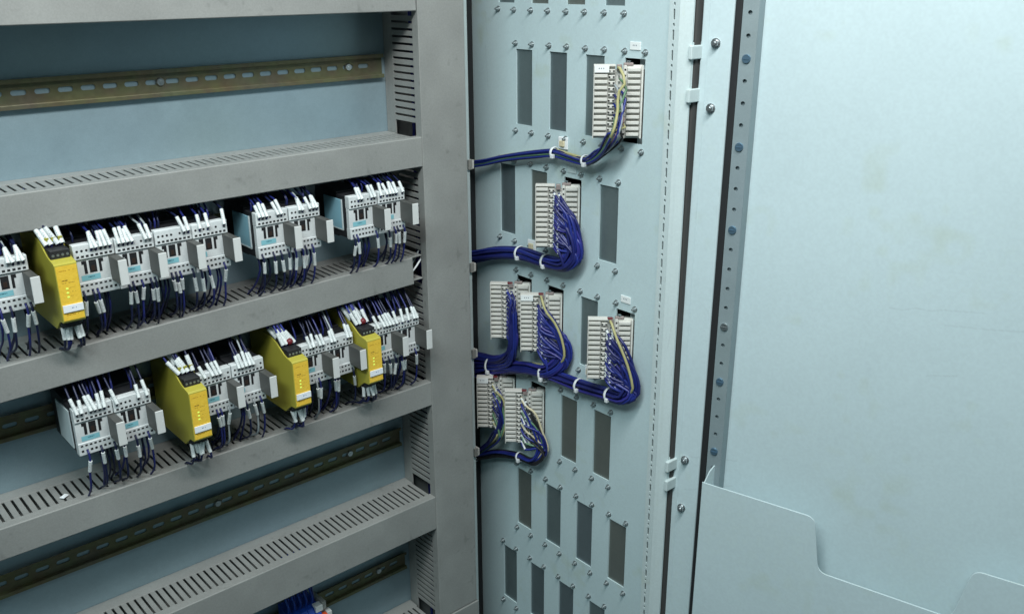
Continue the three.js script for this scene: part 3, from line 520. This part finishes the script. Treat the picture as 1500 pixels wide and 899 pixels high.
const thick = { a: 0.0016, b: 0.0022, c: 0.0023, d: 0.0022, e: 0.0022, f: 0.0019, g: 0.0019 }, spread = { c: 0.012, d: 0, e: -0.013 };
for (const key of Object.keys(bundles)) {
  const [label, n, rad, fan] = bundles[key], k = K[key], tr = trunks[key], end = tr[tr.length - 1], r = rng(seed++);
  const o = end.clone(); o.y -= 0.02;
  const t = thing('wire_bundle', label, 'wire bundle', o.toArray(), 'wire bundles on the side panel');
  const L = (v) => v.clone().sub(o);
  const colour = (i) => key === 'a' ? [M.wireGreenYellow, M.wireGreen, M.wireGrey, M.wireBlue, M.wireNavy, M.wireGreen, M.wireBlue, M.wireBrown, M.wireNavy, M.wireGreenYellow, M.wireBlue, M.black, M.wireBlue][i]
    : key === 'g' ? [M.wireCream, M.black, M.wireBlue, M.black, M.wireGreen, M.wireViolet, M.wireBlue, M.wireNavy][i % 8]
      : key === 'f' ? [M.wireGreenYellow, M.wireNavy, M.wireBlue, M.wireGreen, M.wireNavy][i % 5] : (i === 0 && key !== 'b' && key !== 'c' ? M.wireGreenYellow : r() < 0.12 ? M.wireViolet : r() < 0.5 ? M.wireBlue : M.wireNavy);
  for (let i = 0; i < n; i++) {
    const rowI = 0.5 + (i / n) * 11, side = i % 2, big = i === 0 && 'ade'.includes(key);
    const y = k.H - 0.0072 - rowI * ROW, hu = side ? 0.0345 : 0.0272, hole = k.at(big ? 0.032 : hu, big ? k.H - 0.003 : y, -0.002), hy = hole.y;
    const ang = r() * 6.283, q = Math.sqrt(r());
    const sa = k.at(hu, y - 0.0005, 0.0015), sb = k.at(hu + 0.0055 + r() * 0.003, y - 0.0085 - r() * 0.002, 0.0095 + r() * 0.004), pts = big ? [hole, k.at(0.033, k.H - 0.002, 0.008), k.at(0.04, k.H - 0.02, 0.02)] : [hole, sa, sb];
    tr.forEach((p, j) => {
      const isLoop = j < 3, w = isLoop ? fan * (j === 0 ? 0.8 : 1) : rad; if (j === 0 && p.y > hy - 0.016) return; if (j === 1 && p.y > hy - 0.012) return; if (j === 2 && p.y > hy - 0.008) return;
      const cr = isLoop ? 0.55 : 0.85, a2 = ang + (r() - 0.5) * 0.5;
      const d = big ? (isLoop ? CN.clone().multiplyScalar(w * 0.75) : V(w * 0.5, w * 0.55, 0)) : V(Math.cos(a2) * w * q * cr, Math.sin(a2) * w * q, Math.cos(a2 + 0.9) * w * q * (isLoop ? 1 : 0.5));
      const v = p.clone().add(d); if (spread[key] && j > tr.length - 3) v.y += spread[key] * (j > tr.length - 2 ? 1 : 0.5); v.x = Math.min(v.x, SX - 0.0035); pts.push(v);
    });
    pts.push(V(0.925 + Math.cos(ang) * 0.004, end.y - 0.012 + Math.sin(ang) * rad, -1.245));
    const w = mesh('wire', tube(pts.map(L), big ? 0.002 : thick[key], 46, 6), colour(i), t);
    if (!big && key !== 'a' && r() < 0.85) { const d = L(sb).sub(L(sa)), m = new THREE.Mesh(sleeveGeo, M.sleeve); m.name = 'marker_sleeve'; m.castShadow = m.receiveShadow = true; m.position.copy(L(sa)).addScaledVector(d, 0.5); m.quaternion.setFromUnitVectors(up, d.clone().normalize()); m.scale.set(0.95, d.length() * 0.98, 0.95); w.add(m); }
  }
  for (const [j, f] of ties[key]) {                    // white cable ties
    const p = tr[j], nx = tr[Math.min(j + 1, tr.length - 1)], pv = tr[j - 1], dir = nx.clone().sub(pv).normalize();
    const wr = (key === 'e' && j >= 6 ? 0.0155 : rad + 0.0016);
    const g = new THREE.TorusGeometry(wr, 0.0011, 6, 22); g.scale(1, 1, 2.2); g.applyQuaternion(new THREE.Quaternion().setFromUnitVectors(V(0, 0, 1), dir));
    const c = p.clone(); c.x = Math.min(c.x, SX - wr - 0.0006); const lc = L(c); g.translate(lc.x, lc.y, lc.z);
    const tie = mesh('cable_tie', g, M.tie, t);
    mesh('tie_head', new RoundedBoxGeometry(0.0056, 0.0062, 0.0056, 1, 0.001).translate(lc.x - wr * 0.85, lc.y - wr * 0.5, lc.z + 0.003), M.tie, tie);
  }
}
// adhesive tie mounts on the panel and grey edge clips on the plate flange
for (const [label, y, z] of [['cream adhesive tie mount above the topmost wire bundle', -0.2355, -0.9806], ['cream adhesive tie mount above the second-row wire bundle', -0.4055, -1.048], ['cream adhesive tie mount beside the third-row right connector', -0.5785, -0.9155]]) {
  const t = thing('tie_mount', label, 'tie mount', [SX, y - 0.009, z], 'adhesive tie mounts'); mesh('pad', lim(-0.003, -0.0003, 0, 0.018, -0.0095, 0.0095, 0.001), M.labelWhite, t); mesh('saddle', lim(-0.0062, -0.0028, 0.004, 0.013, -0.005, 0.005, 0.0015), M.wireCream, t);
}
for (const [label, y] of [['grey edge clip where the topmost wire bundle passes the flange', -0.283], ['grey edge clip where the second wire bundle passes the flange', -0.452], ['grey edge clip where the thick middle bundle passes the flange', -0.6037], ['grey edge clip where the lowest wires pass the flange', -0.79]]) {
  const t = thing('edge_clip', label, 'clip', [0.909, y - 0.008, PZ + 0.0165], 'edge clips on the plate flange'); mesh('jaw', lim(-0.005, 0.0025, 0, 0.016, 0, 0.004, 0.0008), M.beigeDark, t); mesh('lip', lim(0.0019, 0.0058, 0.001, 0.015, -0.012, 0.004, 0.0008), M.beige, t);
}

// ---------------------------------------------------------------- tube lamp that lights the cabinet, and the added unseen fill lamp
for (const [light, w, h, label] of [[lamp, 0.9, 0.14, 'fluorescent tube lamp hanging in front of the cabinet, above the photo'], [fillLamp, 1.5, 0.5, 'added unseen fill lamp behind the camera']]) {
  const t = thing('tube_lamp', label, 'lamp', [light.position.x, light.position.y - LIFT, light.position.z]);
  t.quaternion.copy(light.quaternion);
  mesh('lamp_body', lim(-w / 2 - 0.02, w / 2 + 0.02, -h / 2 - 0.01, h / 2 + 0.01, 0.035, 0.09, 0.008), M.frame, t);
  for (const y of [-h / 4, h / 4]) mesh('lamp_tube', new THREE.CylinderGeometry(0.013, 0.013, w, 12).rotateZ(Math.PI / 2).translate(0, y, 0.018), std(0.9, 0.9, 0.9, 0.3, 0, { emissive: new THREE.Color().setRGB(1, 1.05, 1.05) }), t);
}

for (const o of scene.children) if (o !== camera && !o.isLight) o.position.y += LIFT;
renderer.render(scene, camera);
